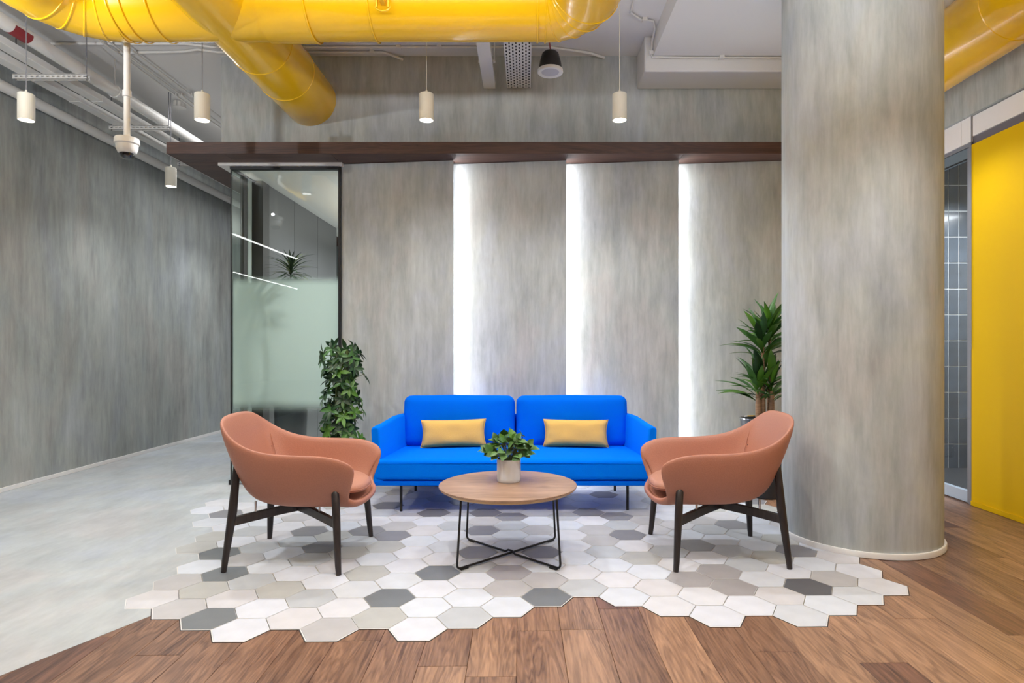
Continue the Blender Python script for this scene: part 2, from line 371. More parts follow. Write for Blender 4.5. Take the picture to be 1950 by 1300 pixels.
# ------------------------------------------------------------ shell
ZC = 3.81
def struct(name, mb, m, **k): return tag(obj(name, mb, m, **k), kind='structure')
XL = -4.42; XR = 3.434; YB = 5.45
struct('wall_left', MB().box(XL-.15, XL, 2.2, 12.2, 0, ZC), M['conc_left'])
struct('baseboard_left', MB().box(XL, XL+.012, 2.2, 12.1, 0, .035), M['skirt'])
struct('wall_far', MB().box(XL-.15, 5.5, 12.1, 12.25, 0, ZC), M['conc_left'])
struct('ceiling', MB().box(-10, 7, -13, 12.25, ZC, ZC+.15), M['ceil'])
struct('wall_back', MB().box(-2.72, XR+.12, YB, YB+.12, 2.853, ZC), M['conc'])
struct('wall_back_core', MB().box(-1.62, XR+.12, YB+.05, YB+.17, 0, 2.853), M['conc'])
OW = mat('office_wall', (200, 200, 200), .8)
struct('wall_office_rear', MB().box(-10, 7, -13.1, -13, 0, ZC), OW)
struct('wall_office_left', MB().box(-10.1, -10, -13, 2.4, 0, ZC).box(-10, XL-.15, 2.2, 2.4, 0, ZC), OW)
struct('wall_office_right', MB().box(7, 7.1, -13, 1, 0, ZC).box(XR+.12, 7, .6, .7, 0, ZC), OW)
# bulkhead and beam at the right of the ceiling
struct('trim_1', MB().box(1.05, XR, 2.6, 5.10, 3.638, ZC-.001), M['ceil'])
struct('trim_2', MB().box(.982, XR, 5.10, YB-.001, 3.516, ZC-.001), M['ceil'], bevel=.012)
# saw-tooth wall panels, each with its light slot
edge = [-1.65, -.642, .344, 1.325, 2.31, 3.30]
wallp = empty('wall_feature', (0, YB, 0), kind='structure')
for k in range(5):
    a, b = edge[k], edge[k+1]
    ya, yb = 5.45, 5.34
    poly = [(a+(0 if k == 0 else -.03), ya+.003), (b, yb), (b, yb+.018), (a+(0 if k == 0 else -.03), ya+.021)]
    pn = obj('wall_panel', MB().prism(poly, 0, 2.848), M['conc'], wallp)
    if k < 4:
        obj('light_strip', MB().box(b-.022, b-.014, 5.372, 5.39, .02, 2.83), M['led'], pn)
        area('slot_light', (b-.012, 5.39, 1.43), (2.8, .02), 7.5, (math.radians(0), math.radians(-90), math.radians(-14)), (.97, .97, 1))
# round column
XC_, YC_, RC_ = 2.144, 3.954, .459
def cyl(r, z0, z1, c=(XC_, YC_), n=96): return MB().lathe([(r, z0), (r, z1)], (c[0], c[1], 0), n)
tag(obj('column', cyl(RC_, 0, ZC), M['conc_col'], smooth=40, loc=(XC_, YC_, 0)), kind='structure')
tag(obj('baseboard_column', MB().lathe([(RC_, 0), (RC_+.015, 0), (RC_+.015, .026), (RC_+.012, .032), (RC_, .032)], (XC_, YC_, 0), 96, close=True), M['skirt'], smooth=40, loc=(XC_, YC_, 0)), kind='structure')
# right wall
struct('wall_right', MB().box(XR, XR+.12, .6, 4.723, 0, 2.777), M['yellow_wall'])
struct('baseboard_right', MB().box(XR-.012, XR, .6, 4.715, 0, .035), M['yellow_wall'])
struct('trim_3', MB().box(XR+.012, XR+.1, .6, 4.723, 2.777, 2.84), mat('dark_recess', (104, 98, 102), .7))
tb = empty('trim_4', (XR, 0, 2.8), kind='structure')
obj('bulkhead_board', MB().box(XR-.002, XR+.12, .6, 4.705, 2.84, 2.992), M['white_band'], tb)
obj('bulkhead_board', MB().box(XR-.002, XR+.12, 4.725, 4.83, 2.805, 3.0), M['white_band'], tb)
obj('bulkhead_board', MB().box(XR-.002, XR+.12, 4.833, 5.6, 2.805, 3.0), M['white_band'], tb)
struct('wall_right_upper', MB().box(XR-.03, XR+.12, .6, 5.6, 3.0, ZC), M['conc'])
struct('wall_right_end', MB().box(XR, XR+.12, 5.36, 6.2, 0, 2.805), M['conc'])
cw = empty('wall_cable', (XR-.006, 4.715, 0), 'thin grey cable running down between yellow wall and white bulkhead board', 'cable')
obj('cable', MB().tube([(XR-.008, 4.715, 3.0), (XR-.008, 4.715, 2.5), (XR-.006, 4.716, 1.2)], .0025, 6), M['grey_al'], cw, smooth=60)
# side room door with dark tiles behind
dr = empty('door_1', (XR+.03, 4.74, 0), kind='structure')
x0, x1 = XR+.01, XR+.06
obj('door_frame', MB().box(x0-.012, x1+.02, 4.724, 4.752, 0, 2.803).box(x0, x1+.02, 4.752, 5.36, 2.775, 2.803), M['grey_al'], dr)
obj('stile', MB().box(x0+.006, x1, 4.756, 4.79, .0, 2.772), M['grey_al'], dr)
obj('stile', MB().box(x0+.006, x1, 5.32, 5.358, .0, 2.772), M['grey_al'], dr)
obj('top_rail', MB().box(x0+.006, x1, 4.79, 5.32, 2.69, 2.772), mat('top_rail_blue_grey', (104, 116, 124), .4), dr)
obj('glazing_bead', MB().box(x0+.002, x0+.01, 4.79, 5.32, 2.682, 2.692), M['blackframe'], dr)
obj('inner_floor', MB().box(XR+.07, 5.35, 4.75, 6.19, -.004, .002), M['slate'], dr)
obj('bottom_rail', MB().box(x0+.006, x1, 4.79, 5.32, .004, .09), M['rail'], dr)
obj('pane', MB().box(x0+.02, x0+.03, 4.79, 5.32, .09, 2.69), M['glass2'], dr)
h = obj('door_handle', MB().tube([(x0-.045, 5.09, .30), (x0-.045, 5.09, .42)], .009, 10).tube([(x0+.02, 5.09, .31), (x0-.045, 5.09, .31)], .006, 8).tube([(x0+.02, 5.09, .41), (x0-.045, 5.09, .41)], .006, 8), M['chrome'], dr, smooth=60)
wt = struct('wall_tiled', MB().box(3.46, 5.4, 6.2, 6.32, 0, 3.16), M['grout2'])
tw, th = .106, .262
tbm = mesh('wall_tile', MB().box(-tw/2+.005, tw/2-.005, -.006, 0, -th/2+.005, th/2-.005), M['tile_dark'])
for a in range(11):
    for b in range(12):
        inst('wall_tile', tbm, wt, Matrix.Translation((3.90+tw*(a-2), 6.2, .11+th*b)))
struct('wall_side_room', MB().box(5.4, 5.5, 4.0, 6.3, 0, 3.16), M['white'])
struct('ceiling_side_room', MB().box(XR+.12, 5.5, 4.0, 6.3, 3.16, 3.2), M['ceil'])

# ------------------------------------------------------------ canopy
CZ0, CZ1, CY0, CXL = 2.853, 2.952, 5.167, -3.043
cp = empty('canopy', (-1, CY0, CZ0), 'dark walnut canopy shelf running along concrete wall above the sofa', 'canopy')
obj('fascia', MB().box(CXL, XR-.9, CY0, CY0+.018, CZ0, CZ1), M['canopy'], cp)
obj('side_fascia', MB().box(CXL, CXL+.018, CY0+.018, 10, CZ0, CZ1), M['canopy'], cp)
obj('top_board', MB().box(CXL, XR-.9, CY0+.018, YB-.002, CZ1-.018, CZ1).box(CXL, -2.72, YB-.002, 10, CZ1-.018, CZ1), M['canopy'], cp)
sx = [CXL+.018, -2.56, -1.655, -.64, .345, 1.33, XR-.9]
for a, b in zip(sx, sx[1:]):
    y1 = YB-.002 if a > -1.7 else 5.41
    obj('soffit_board', MB().box(a+.0015, b-.0015, CY0+.018, y1, CZ0, CZ0+.018), M['canopy'], cp)
for k in range(4):
    obj('soffit_board', MB().box(CXL+.018, -2.735, 5.413+k*1.15, 5.41+(k+1)*1.15, CZ0, CZ0+.018), M['canopy'], cp)

# ------------------------------------------------------------ glass room at the left
YG = 5.44; GX0, GX1 = -2.629, -1.653
g = empty('window_1', (GX0, YG, 0), kind='structure')
obj('pane', MB().box(GX0+.006, GX1-.018, YG, YG+.012, .012, 2.80), M['glass'], g)
obj('top_frame', MB().box(GX0-.006, GX1, YG-.012, YG+.03, 2.797, 2.822), M['blackframe'], g)
obj('side_frame', MB().box(GX1-.02, GX1, YG-.012, YG+.03, 0, 2.797), M['blackframe'], g)
obj('corner_bead', MB().box(GX0-.004, GX0+.005, YG-.004, YG+.014, .012, 2.797), M['blackframe'], g)
obj('bottom_channel', MB().box(GX0+.006, GX1-.02, YG-.004, YG+.022, 0, .012), M['grey_al'], g)
obj('floor_clip', MB().box(GX0-.015, GX0+.02, YG-.015, YG+.02, 0, .04), M['blackframe'], g)
fm = bpy.data.materials.new('frosted_film'); fm.use_nodes = True
nt = fm.node_tree; N = nt.nodes; L = nt.links; N.remove(N['Principled BSDF'])
tc = N.new('ShaderNodeTexCoord'); sp = N.new('ShaderNodeSeparateXYZ'); L.new(tc.outputs['Object'], sp.inputs[0])
def mr(a, b, c, d):
    q = N.new('ShaderNodeMapRange'); q.interpolation_type = 'SMOOTHSTEP'
    for n_, v in zip(('From Min', 'From Max', 'To Min', 'To Max'), (a, b, c, d)): q.inputs[n_].default_value = v
    L.new(sp.outputs[2], q.inputs['Value']); return q.outputs[0]
ml = N.new('ShaderNodeMath'); ml.operation = 'MULTIPLY'; L.new(mr(.62, .76, 0, 1), ml.inputs[0]); L.new(mr(1.76, 1.87, 1, 0), ml.inputs[1])
m9 = N.new('ShaderNodeMath'); m9.operation = 'MULTIPLY'; m9.inputs[1].default_value = .96; L.new(ml.outputs[0], m9.inputs[0])
di = N.new('ShaderNodeBsdfDiffuse'); di.inputs[0].default_value = (.54, .61, .57, 1)
tl = N.new('ShaderNodeBsdfTranslucent'); tl.inputs[0].default_value = (.56, .63, .59, 1)
dm = N.new('ShaderNodeMixShader'); dm.inputs[0].default_value = .5; L.new(di.outputs[0], dm.inputs[1]); L.new(tl.outputs[0], dm.inputs[2])
tr = N.new('ShaderNodeBsdfTransparent'); mx = N.new('ShaderNodeMixShader')
L.new(m9.outputs[0], mx.inputs[0]); L.new(tr.outputs[0], mx.inputs[1]); L.new(dm.outputs[0], mx.inputs[2]); L.new(mx.outputs[0], N['Material Output'].inputs[0])
fo = MB().add([(GX0+.012, YG+.016, .6), (GX1-.02, YG+.016, .6), (GX1-.02, YG+.016, 1.9), (GX0+.012, YG+.016, 1.9)], [(0, 1, 2, 3)])
obj('frosted_film', fo, fm, g)
g2 = empty('window_2', (GX0, YG+.02, 0), kind='structure')
obj('pane', MB().box(GX0-.005, GX0+.005, YG+.02, 5.856, .012, 2.80), M['glass'], g2)
obj('top_frame', MB().box(GX0-.006, GX0+.03, YG+.03, 5.856, 2.797, 2.822), M['blackframe'], g2)
obj('light_mullion', MB().box(GX0-.02, GX0+.02, 5.73, 5.81, 0, 2.797), mat('pale_mullion', (176, 184, 180), .5), g2)
obj('dark_mullion', MB().box(GX0-.02, GX0+.015, 5.66, 5.725, 0, 2.797), M['darkcol'], g2)
obj('bottom_channel', MB().box(GX0-.006, GX0+.02, YG+.03, 5.73, 0, .012), M['grey_al'], g2)
struct('trim_5', MB().box(GX0-.1, GX0-.0, YG-.035, 10, 2.824, 2.852).box(GX0, GX1+.02, YG-.035, YG+.04, 2.824, 2.852), M['white'])
struct('ceiling_meeting_room', MB().box(GX0, 1.6, YG+.04, 10, 2.81, 2.85), M['white'])
struct('wall_pier', MB().box(GX0-.01, GX0+.105, 5.856, 6.0, 0, 2.81), M['darkcol'])
wd = struct('wall_meeting_room', MB().box(GX0-.01, -2.545, 6.0, 8.14, 0, 2.81), M['darkcol'])
for a, b in ((6.0, 6.665), (6.67, 7.40), (7.405, 8.14)):
    obj('wall_panel', MB().box(-2.545, -2.53, a+.002, b-.002, .01, 2.808), M['darkpanel'], wd)
struct('wall_meeting_room_end', MB().box(GX0, 1.6, 9.4, 9.5, 0, 2.81), M['conc_left'])
struct('wall_meeting_room_side', MB().box(1.5, 1.6, 5.6, 9.4, 0, 2.81), M['white'])
# ------------------------------------------------------------ ducts
ZD, RD = 3.422, .234
def arc(cx, cy, r, a0, a1, n, z): return [(cx+r*math.cos(a0+(a1-a0)*k/n), cy+r*math.sin(a0+(a1-a0)*k/n), z) for k in range(n+1)]
def ring(mb, p, d, r, wd=.012):
    p = Vector(p); d = Vector(d).normalized()
    mb.tube([p-d*wd/2, p-d*wd/4, p+d*wd/4, p+d*wd/2], [r, r+.004, r+.004, r], 48, cap=False)
dx = empty('ventilation_duct', (-1.93, 3.92, ZD), 'glossy yellow duct network crossing the ceiling with trunk entering the concrete wall', 'duct')
obj('trunk_duct', MB().tube([(-1.932, y, ZD) for y in (-1.0, 1, 3, 5.47)], RD, 64), M['yellow'], dx, smooth=40)
obj('cross_duct', MB().tube([(x, 3.92, ZD) for x in (-1.932, -1, 0, .13)], RD-.004, 64), M['yellow'], dx, smooth=40)
obj('branch_duct', MB().tube([(x, 3.92, ZD) for x in (-1.932, -2.3, -2.62)], RD-.004, 64), M['yellow'], dx, smooth=40)
obj('collar', MB().tube([(x, 3.92, ZD) for x in (-1.66, -1.36)], RD+.005, 64), M['yellow'], dx, smooth=40)
# segmented elbows
obj('elbow', MB().tube(arc(.10, 3.92-.27, .27, PI/2, 0, 5, ZD)+[(.37, 3.2, ZD), (.37, -1.0, ZD)], RD, 64), M['yellow'], dx, smooth=18)
obj('elbow', MB().tube(arc(-2.58, 3.92-.35, .35, PI/2, PI, 5, ZD)+[(-2.93, 3.2, ZD), (-2.93, -1.0, ZD)], RD, 64), M['yellow'], dx, smooth=18)
rs = []
for x in (-1.36, -.97, .07, .12): rs.append(((x, 3.92, ZD), (1, 0, 0)))
for x in (-2.32, -2.56, -2.48): rs.append(((x, 3.92, ZD), (1, 0, 0)))
for y in (4.89, 4.43, 3.0): rs.append(((-1.932, y, ZD), (0, 1, 0)))
for k in (1, 2, 3, 4):
    a = PI/2*(1-k/5); rs.append(((.10+.27*math.cos(a), 3.65+.27*math.sin(a), ZD), (-math.sin(a), math.cos(a), 0)))
    a = PI/2*(1+k/5); rs.append(((-2.58+.35*math.cos(a), 3.57+.35*math.sin(a), ZD), (-math.sin(a), math.cos(a), 0)))
for p, d in rs:
    mb = MB(); ring(mb, p, d, RD+(.005 if abs(p[0]+1.36) < .01 else 0)); obj('seam_band', mb, M['yellow'], dx, smooth=50)
hb_ = MB().box(-.885, -.855, 3.66, 3.72, 3.29, 3.36).box(-.91, -.90, 3.68, 3.70, 3.26, 3.60).box(-.84, -.83, 3.68, 3.70, 3.26, 3.60)
hb_.tube([(-.87+.045*math.cos(a), 3.70, 3.275+.03*math.sin(a)) for a in [PI+PI*k/8 for k in range(9)]], .006, 8)
obj('hanger_bracket', hb_, M['yellow'], dx, bevel=.002)
d2 = empty('ventilation_duct', (3.13, 4, ZD), 'wide yellow duct at upper right running along the wall behind the column', 'duct')
obj('duct_pipe', MB().tube([(3.13, y, ZD) for y in (1.0, 3, 5.44)], .254, 64), M['yellow'], d2, smooth=40)
for y in (3.9, 4.9):
    mb = MB(); ring(mb, (3.13, y, ZD), (0, 1, 0), .254); obj('seam_band', mb, M['yellow'], d2, smooth=50)

# ------------------------------------------------------------ pendants
def pendant(loc, label):
    r = empty('pendant_lamp', loc, label, 'lamp', 'white cylinder pendant lamps')
    R = .052; Hh = .19
    obj('lamp_shade', MB().lathe([(.004, Hh), (R-.004, Hh), (R, Hh-.004), (R, 0), (R-.004, -.0), (R-.006, .028), (.002, .03)], n=40), M['cream'], r, smooth=35, local=True)
    obj('lamp_face', MB().lathe([(.002, .006), (R-.0055, .006), (R-.0055, .004), (.002, .004)], n=32, close=True), M['glow'], r, local=True)
    obj('cord', MB().tube([(0, 0, Hh), (0, 0, ZC-loc[2])], .0028, 6), M['grey_al'] if loc[0] < -1 else M['cream'], r, local=True)
    obj('cord_grip', MB().lathe([(.009, Hh), (.009, Hh+.02), (.004, Hh+.03)], n=12), M['cream'], r, smooth=40, local=True)
LB = ['white cylinder pendant hanging at far left in front of white wall pipe', 'white cylinder pendant hanging below yellow duct between camera dome and concrete wall',
      'white cylinder pendant in front of concrete wall above left half of blue sofa', 'white cylinder pendant in front of concrete wall above right half of sofa beside black speaker',
      'small distant white cylinder pendant below left end of walnut canopy']
for (x, y), l in zip(PEND, LB): pendant((x, y, ZP), l)

# ------------------------------------------------------------ services on the ceiling
c = empty('dome_camera', (-2.744, 4.2, 2.505), 'white dome security camera on a ceiling pole at upper left', 'camera')
obj('pole', MB().tube([(-2.744, 4.2, 2.66), (-2.744, 4.2, ZC)], .02, 20), M['white'], c, smooth=40)
obj('pole_joint', MB().lathe([(.02, 0), (.027, .003), (.027, .045), (.02, .048)], (-2.744, 4.2, 2.93), 24), M['white'], c, smooth=40)
obj('mount', MB().lathe([(.02, .165), (.03, .15), (.072, .143), (.076, .135), (.076, .105), (.066, .098), (.066, .09)], (-2.744, 4.2, 2.505), 32), M['white'], c, smooth=40)
obj('housing', MB().lathe([(.068, .096), (.066, .07), (.056, .045), (.046, .038)], (-2.744, 4.2, 2.505), 32), M['white'], c, smooth=60)
obj('dome', MB().lathe([(.046, .04), (.045, .028), (.036, .01), (.02, .002), (.001, 0)], (-2.744, 4.2, 2.505), 28), mat('smoked_dome', (30, 28, 30), .08, coat=1), c, smooth=90)
s = empty('ceiling_speaker', (.187, 4.85, 3.39), 'black cone speaker with white grille hanging above the walnut canopy', 'speaker')
obj('cone', MB().lathe([(.095, .02), (.083, .09), (.066, .15), (.05, .165), (.001, .168)], (.187, 4.85, 3.39), 36), M['blackmetal'], s, smooth=40)
obj('rim', MB().lathe([(.07, .004), (.098, 0), (.102, .006), (.10, .024), (.07, .024)], (.187, 4.85, 3.39), 36, close=True), M['white'], s, smooth=40)
obj('grille', MB().lathe([(.001, .006), (.074, .006), (.074, .012), (.001, .012)], (.187, 4.85, 3.39), 36, close=True), mat('grille', (188, 186, 192), .6), s)
obj('red_wire', MB().tube([(.19, 4.85, 3.55), (.18, 4.86, 3.65), (.20, 4.86, ZC)], .005, 6), M['red'], s)
t = empty('cable_trunking', (-.33, 4.9, 3.53), 'solid white cable trunking running into the concrete wall beside perforated tray', 'cable tray')
obj('trough', MB().box(-.384, -.278, 4.25, YB-.002, 3.52, 3.575), M['white'], t, bevel=.003)
obj('bracket', MB().box(-.40, -.26, 5.05, 5.08, 3.575, 3.59).tube([(-.395, 5.065, 3.57), (-.395, 5.065, ZC)], .005, 6).tube([(-.267, 5.065, 3.57), (-.267, 5.065, ZC)], .005, 6), M['white'], t)
# perforated tray: floor plate with real slots
t = empty('perforated_cable_tray', (-.07, 4.9, 3.53), 'white perforated cable tray running into the concrete wall next to black speaker', 'cable tray')
mb = MB(); xa, xb = -.173, .033; n = 8; ya, yb = 4.3, YB-.002; ny = 22; zt = 3.527
cwid = (xb-xa)/n; sl = .0115; dy = (yb-ya)/ny
for i in range(n):
    off = (i % 2)*dy/2
    xc = xa+cwid*(i+.5)
    mb.box(xa+cwid*i, xc-sl/2, ya, yb, zt, zt+.002); mb.box(xc+sl/2, xa+cwid*(i+1), ya, yb, zt, zt+.002)
    for j in range(ny+1):
        y0 = ya+dy*j+off-dy*.5; y1 = y0+dy*.42
        y0 = max(y0, ya); y1 = min(y1, yb)
        if y1 > y0: mb.box(xc-sl/2, xc+sl/2, y0, y1, zt, zt+.002)
obj('slotted_plate', mb, M['white'], t)
obj('tray_side', MB().box(xa-.003, xa, ya, yb, zt-.002, zt+.05), M['white'], t)
obj('tray_side', MB().box(xb, xb+.003, ya, yb, zt-.002, zt+.05), M['white'], t)
obj('tray_lining', MB().box(xa, xb, ya, yb, zt+.03, zt+.034), M['blackframe'], t)
# wall pipe and big pipes on the left
def bigpipe(nm, label, x, z, r, y0, y1, lab=None, cl=()):
    e = empty(nm, (x, 5, z), label, 'pipe'); obj('pipe_run', MB().tube([(x, y0, z), (x, y1, z)], r, 32), M['white'], e, smooth=40)
    for yy, l in (lab or []):
        mb = MB(); q = 10
        for k in range(q+1):
            a = -PI*.62+PI*.62*k/q
            for y in (yy-l/2, yy+l/2): mb.v.append((x+(r+.0015)*math.cos(a), y, z+(r+.0015)*math.sin(a)))
        mb.f = [(2*k, 2*k+1, 2*k+3, 2*k+2) for k in range(q)]; obj('red_label', mb, M['red'], e, smooth=60)
    for yy in cl:
        obj('clip', MB().tube([(x, yy-.012, z), (x, yy+.012, z)], r+.006, 24).tube([(x, yy, z+r), (x, yy, ZC)], .005, 6), M['white'], e, smooth=40)
bigpipe('wall_pipe', 'thick white pipe running low along the grey left wall', -4.352, 3.385, .046, 2.3, 12, [(9.6, .16)])
bigpipe('ceiling_pipe', 'thick white ceiling pipe with red label at upper left', -3.703, 3.517, .052, 2.3, 12, [(4.45, .16)], (5.5, 7.9))
for x, nm in ((-4.14, 'white flat cable duct nearest to left wall, on slotted hangers'), (-3.933, 'white flat cable duct beside the thick ceiling pipe, on slotted hangers')):
    e = empty('cable_duct', (x, 5, 3.47), nm, 'cable duct')
    obj('duct_box', MB().box(x-.05, x+.05, 2.3, 12, 3.468, 3.524), M['white'], e, bevel=.003)
    for yy in (4.2, 5.6, 7.0, 8.4): obj('joint_cover', MB().box(x-.053, x+.053, yy, yy+.05, 3.465, 3.527), M['white'], e)
for k, yy in enumerate((5.05, 6.21, 7.42)):
    e = empty('slotted_hanger', (-3.9, yy, 3.45), ['white slotted hanger bar near far left pendant lamp', 'white slotted hanger bar behind the dome camera pole', 'white slotted hanger bar above the small distant pendant'][k], 'hanger', 'slotted hanger bars')
    mb = MB().box(-4.23, -3.62, yy-.02, yy+.02, 3.460, 3.466).box(-4.23, -3.62, yy-.02, yy-.017, 3.426, 3.438).box(-4.23, -3.62, yy-.02, yy-.017, 3.450, 3.463).box(-4.23, -3.62, yy+.017, yy+.02, 3.426, 3.463)
    for q in range(14): mb.box(-4.23+q*.0435, -4.23+q*.0435+.019, yy-.02, yy-.017, 3.438, 3.450)
    obj('channel', mb, M['white'], e)
    for x in (-4.215, -3.635): obj('threaded_rod', MB().tube([(x, yy, 3.42), (x, yy, ZC)], .005, 6), M['grey_al'], e)
# thin conduits on the ceiling
def conduit(label, pts, r=.011, cl=()):
    e = empty('conduit', pts[0], label, 'conduit'); obj('conduit_pipe', MB().tube(pts, r, 10), M['white'], e, smooth=60)
    for p in cl: obj('saddle_clip', MB().box(p[0]-.02, p[0]+.02, p[1]-.02, p[1]+.02, p[2]-.014, p[2]+.014), M['white'], e)
zc = ZC-.013
conduit('white conduit along ceiling running straight past the cable trays above concrete wall', [(-4.3, 5.20, zc), (-2.9, 5.2, zc), (-2.7, 5.26, zc), (.2, 5.26, zc), (.55, 5.36, zc), (.69, 5.43, zc-.01)], cl=[(-2.2, 5.26, zc), (-1.1, 5.26, zc), (-.75, 5.26, zc)])
conduit('shorter white conduit nearer concrete wall bending into it left of cable trunking', [(-3.6, 5.36, zc), (-3.0, 5.34, zc), (-2.85, 5.3, zc), (-2.7, 5.35, zc), (-1.25, 5.35, zc), (-1.1, 5.44, zc-.02)], cl=[(-2.4, 5.35, zc), (-1.35, 5.35, zc)])
for k, x in enumerate((-3.40, -3.50, -3.56)):
    conduit(['rightmost of three thin white conduits running away along left ceiling', 'middle one of three thin white conduits running away along left ceiling', 'leftmost of three thin white conduits running away along left ceiling'][k], [(x, 3.0, zc-.023), (x, 12, zc-.023)], .009, [(x, 4.6+.2*k, zc-.02), (x, 6.2, zc-.02)])
conduit('white conduit looping down the corner of the white ceiling bulkhead at right', [(.78, 4.3, zc), (.80, 4.72, zc), (.90, 4.82, zc), (1.0, 4.84, zc), (1.036, 4.95, zc-.01), (1.036, 5.05, zc-.05), (1.036, 5.085, 3.66), (1.04, 5.088, 3.63), (1.3, 5.088, 3.625), (2.6, 5.088, 3.625)], .008, [(.93, 4.825, zc), (1.036, 5.08, 3.66), (1.62, 5.088, 3.625)])
e = empty('junction_box', (-3.66, 6.45, ZC-.06), 'small round white junction box on left ceiling above distant pendant', 'junction box')
obj('box_body', MB().lathe([(.06, 0), (.06, .055)], (-3.66, 6.45, ZC-.06), 20), M['white'], e, smooth=40); obj('cover', MB().lathe([(.001, -.006), (.064, -.006), (.064, .004)], (-3.66, 6.45, ZC-.06), 20), M['white'], e, smooth=40)
# linear lamps of the office behind, seen only as reflections in the glass
for x, y0, y1, l in ((-5.6, -.77, -4.02, 'nearer'), (-8.36, -6.56, -11.4, 'farther')):
    e = empty('linear_lamp', (x, y0, 3.4), l+' white linear lamp of the open office reflected in the glass', 'lamp')
    obj('light_bar', MB().box(x-.02, x+.02, y1, y0, 3.39, 3.41), M['line'], e)
    obj('housing', MB().box(x-.03, x+.03, y1, y0, 3.41, 3.45), M['white'], e)

# ------------------------------------------------------------ soft shapes
def catmull(rings, n): return rings
def softbox(name, sx, sy, sz, r, m, parent, M4, crown=(0, 0, 0), seam=None, nseg=14, wr=0, sd=1):
    """superquadric-like cushion: grid box with rounded edges and crowned faces"""
    bm = bmesh.new(); bmesh.ops.create_cube(bm, size=2)
    bmesh.ops.subdivide_edges(bm, edges=bm.edges, cuts=nseg, use_grid_fill=True)
    rnd_ = random.Random(sd); ph = [rnd_.uniform(0, 6) for _ in range(6)]
    for v in bm.verts:
        p = [v.co.x, v.co.y, v.co.z]; hs = (sx/2, sy/2, sz/2)
        # spread the grid towards the edges for crisp rounding
        q = [math.copysign(1-(1-abs(c_))**1.35, c_) if abs(c_) < 1 else c_ for c_ in p]
        w_ = [q[i]*hs[i] for i in range(3)]
        inner = [max(-(hs[i]-r), min(hs[i]-r, w_[i])) for i in range(3)]
        d = Vector([w_[i]-inner[i] for i in range(3)])
        if d.length > 1e-9: d = d.normalized()*r
        o = [inner[i]+d[i] for i in range(3)]
        for i in range(3):
            a, b = [k for k in range(3) if k != i]
            o[i] += math.copysign(1, q[i])*(abs(q[i]) > .6)*crown[i]*(1-q[a]**2)*(1-q[b]**2)*abs(q[i])
        if wr:
            e_ = abs(q[0])**6
            o[1] += wr*e_*math.sin(q[2]*11+ph[0])*.5+wr*.35*math.sin(q[0]*5+ph[1]+q[2]*3)
            o[2] += wr*.25*math.sin(q[0]*7+ph[2])
        v.co = Vector(o)
    me = bpy.data.meshes.new(name); bm.to_mesh(me); bm.free(); me.materials.append(m); me.shade_smooth()
    ob = bpy.data.objects.new(name, me); C.objects.link(ob); ob.parent = parent; ob.matrix_local = M4
    return ob
T = Matrix.Translation
def RX(a): return Matrix.Rotation(math.radians(a), 4, 'X')
def RY(a): return Matrix.Rotation(math.radians(a), 4, 'Y')
def RZ(a): return Matrix.Rotation(math.radians(a), 4, 'Z')

# ------------------------------------------------------------ sofa
SX = -.092
so = empty('sofa', (SX, 4.8, 0), 'bright blue two-seat fabric sofa on thin black metal legs', 'sofa')
softbox('base_rail', 2.02, .80, .036, .010, M['blue2'], so, T((0, .015, .231)))
softbox('seat_cushion', 2.02, .78, .150, .028, M['blue'], so, T((0, -.005, .333)), (0, .004, .018), nseg=20)
obj('seat_piping', MB().tube([(-.995, -.393, .376), (-.5, -.398, .380), (0, -.40, .381), (.5, -.398, .380), (.995, -.393, .376)], .0035, 6), M['blue2'], so, smooth=60, local=True)
softbox('back_frame', 1.92, .07, .42, .03, M['blue2'], so, T((0, .44, .44)) @ RX(-4))
for k, s_ in enumerate((-1, 1)):
    softbox('back_cushion', .915, .19, .415, .062, M['blue2'], so, T((s_*.464, .285, .607)) @ RX(-7), (0, .03, .006), nseg=22, wr=.004, sd=3+k)
    # arm: folded slab that opens outward to the front
    mb = MB(); pts = []
    prof = [(-.38, 1.035, .640), (-.2, 1.015, .650), (.06, .985, .672), (.20, .965, .672), (.46, .95, .660)]
    for (y, x, zt_) in prof:
        for (dx_, z) in ((.0, .215), (.0, zt_-.02), (-.012, zt_), (-.048, zt_), (-.06, zt_-.02), (-.068, .215)):
            pts.append((s_*(x+dx_-(.02 if z < .3 else 0)), y, z))
    mb.v = pts; nn = 6
    for i in range(len(prof)-1):
        for k2 in range(nn):
            a = i*nn+k2; b_ = i*nn+(k2+1) % nn; mb.f.append((a, b_, b_+nn, a+nn))
    mb.f.append(tuple(range(nn))); mb.f.append(tuple((len(prof)-1)*nn+q for q in range(nn)))
    obj('armrest', mb, M['blue'], so, bevel=.012, seg=3, local=True)
for x, y in ((-.84, -.26), (.846, -.225), (-.85, .39), (.84, .39)):
    obj('leg', MB().tube([(x, y, 0), (x, y, .215)], .0105, 14), M['blackmetal'], so, smooth=40, local=True)
    obj('foot_cap', MB().tube([(x, y, 0), (x, y, .008)], .0125, 12), M['blackframe'], so, smooth=40, local=True) if False else None

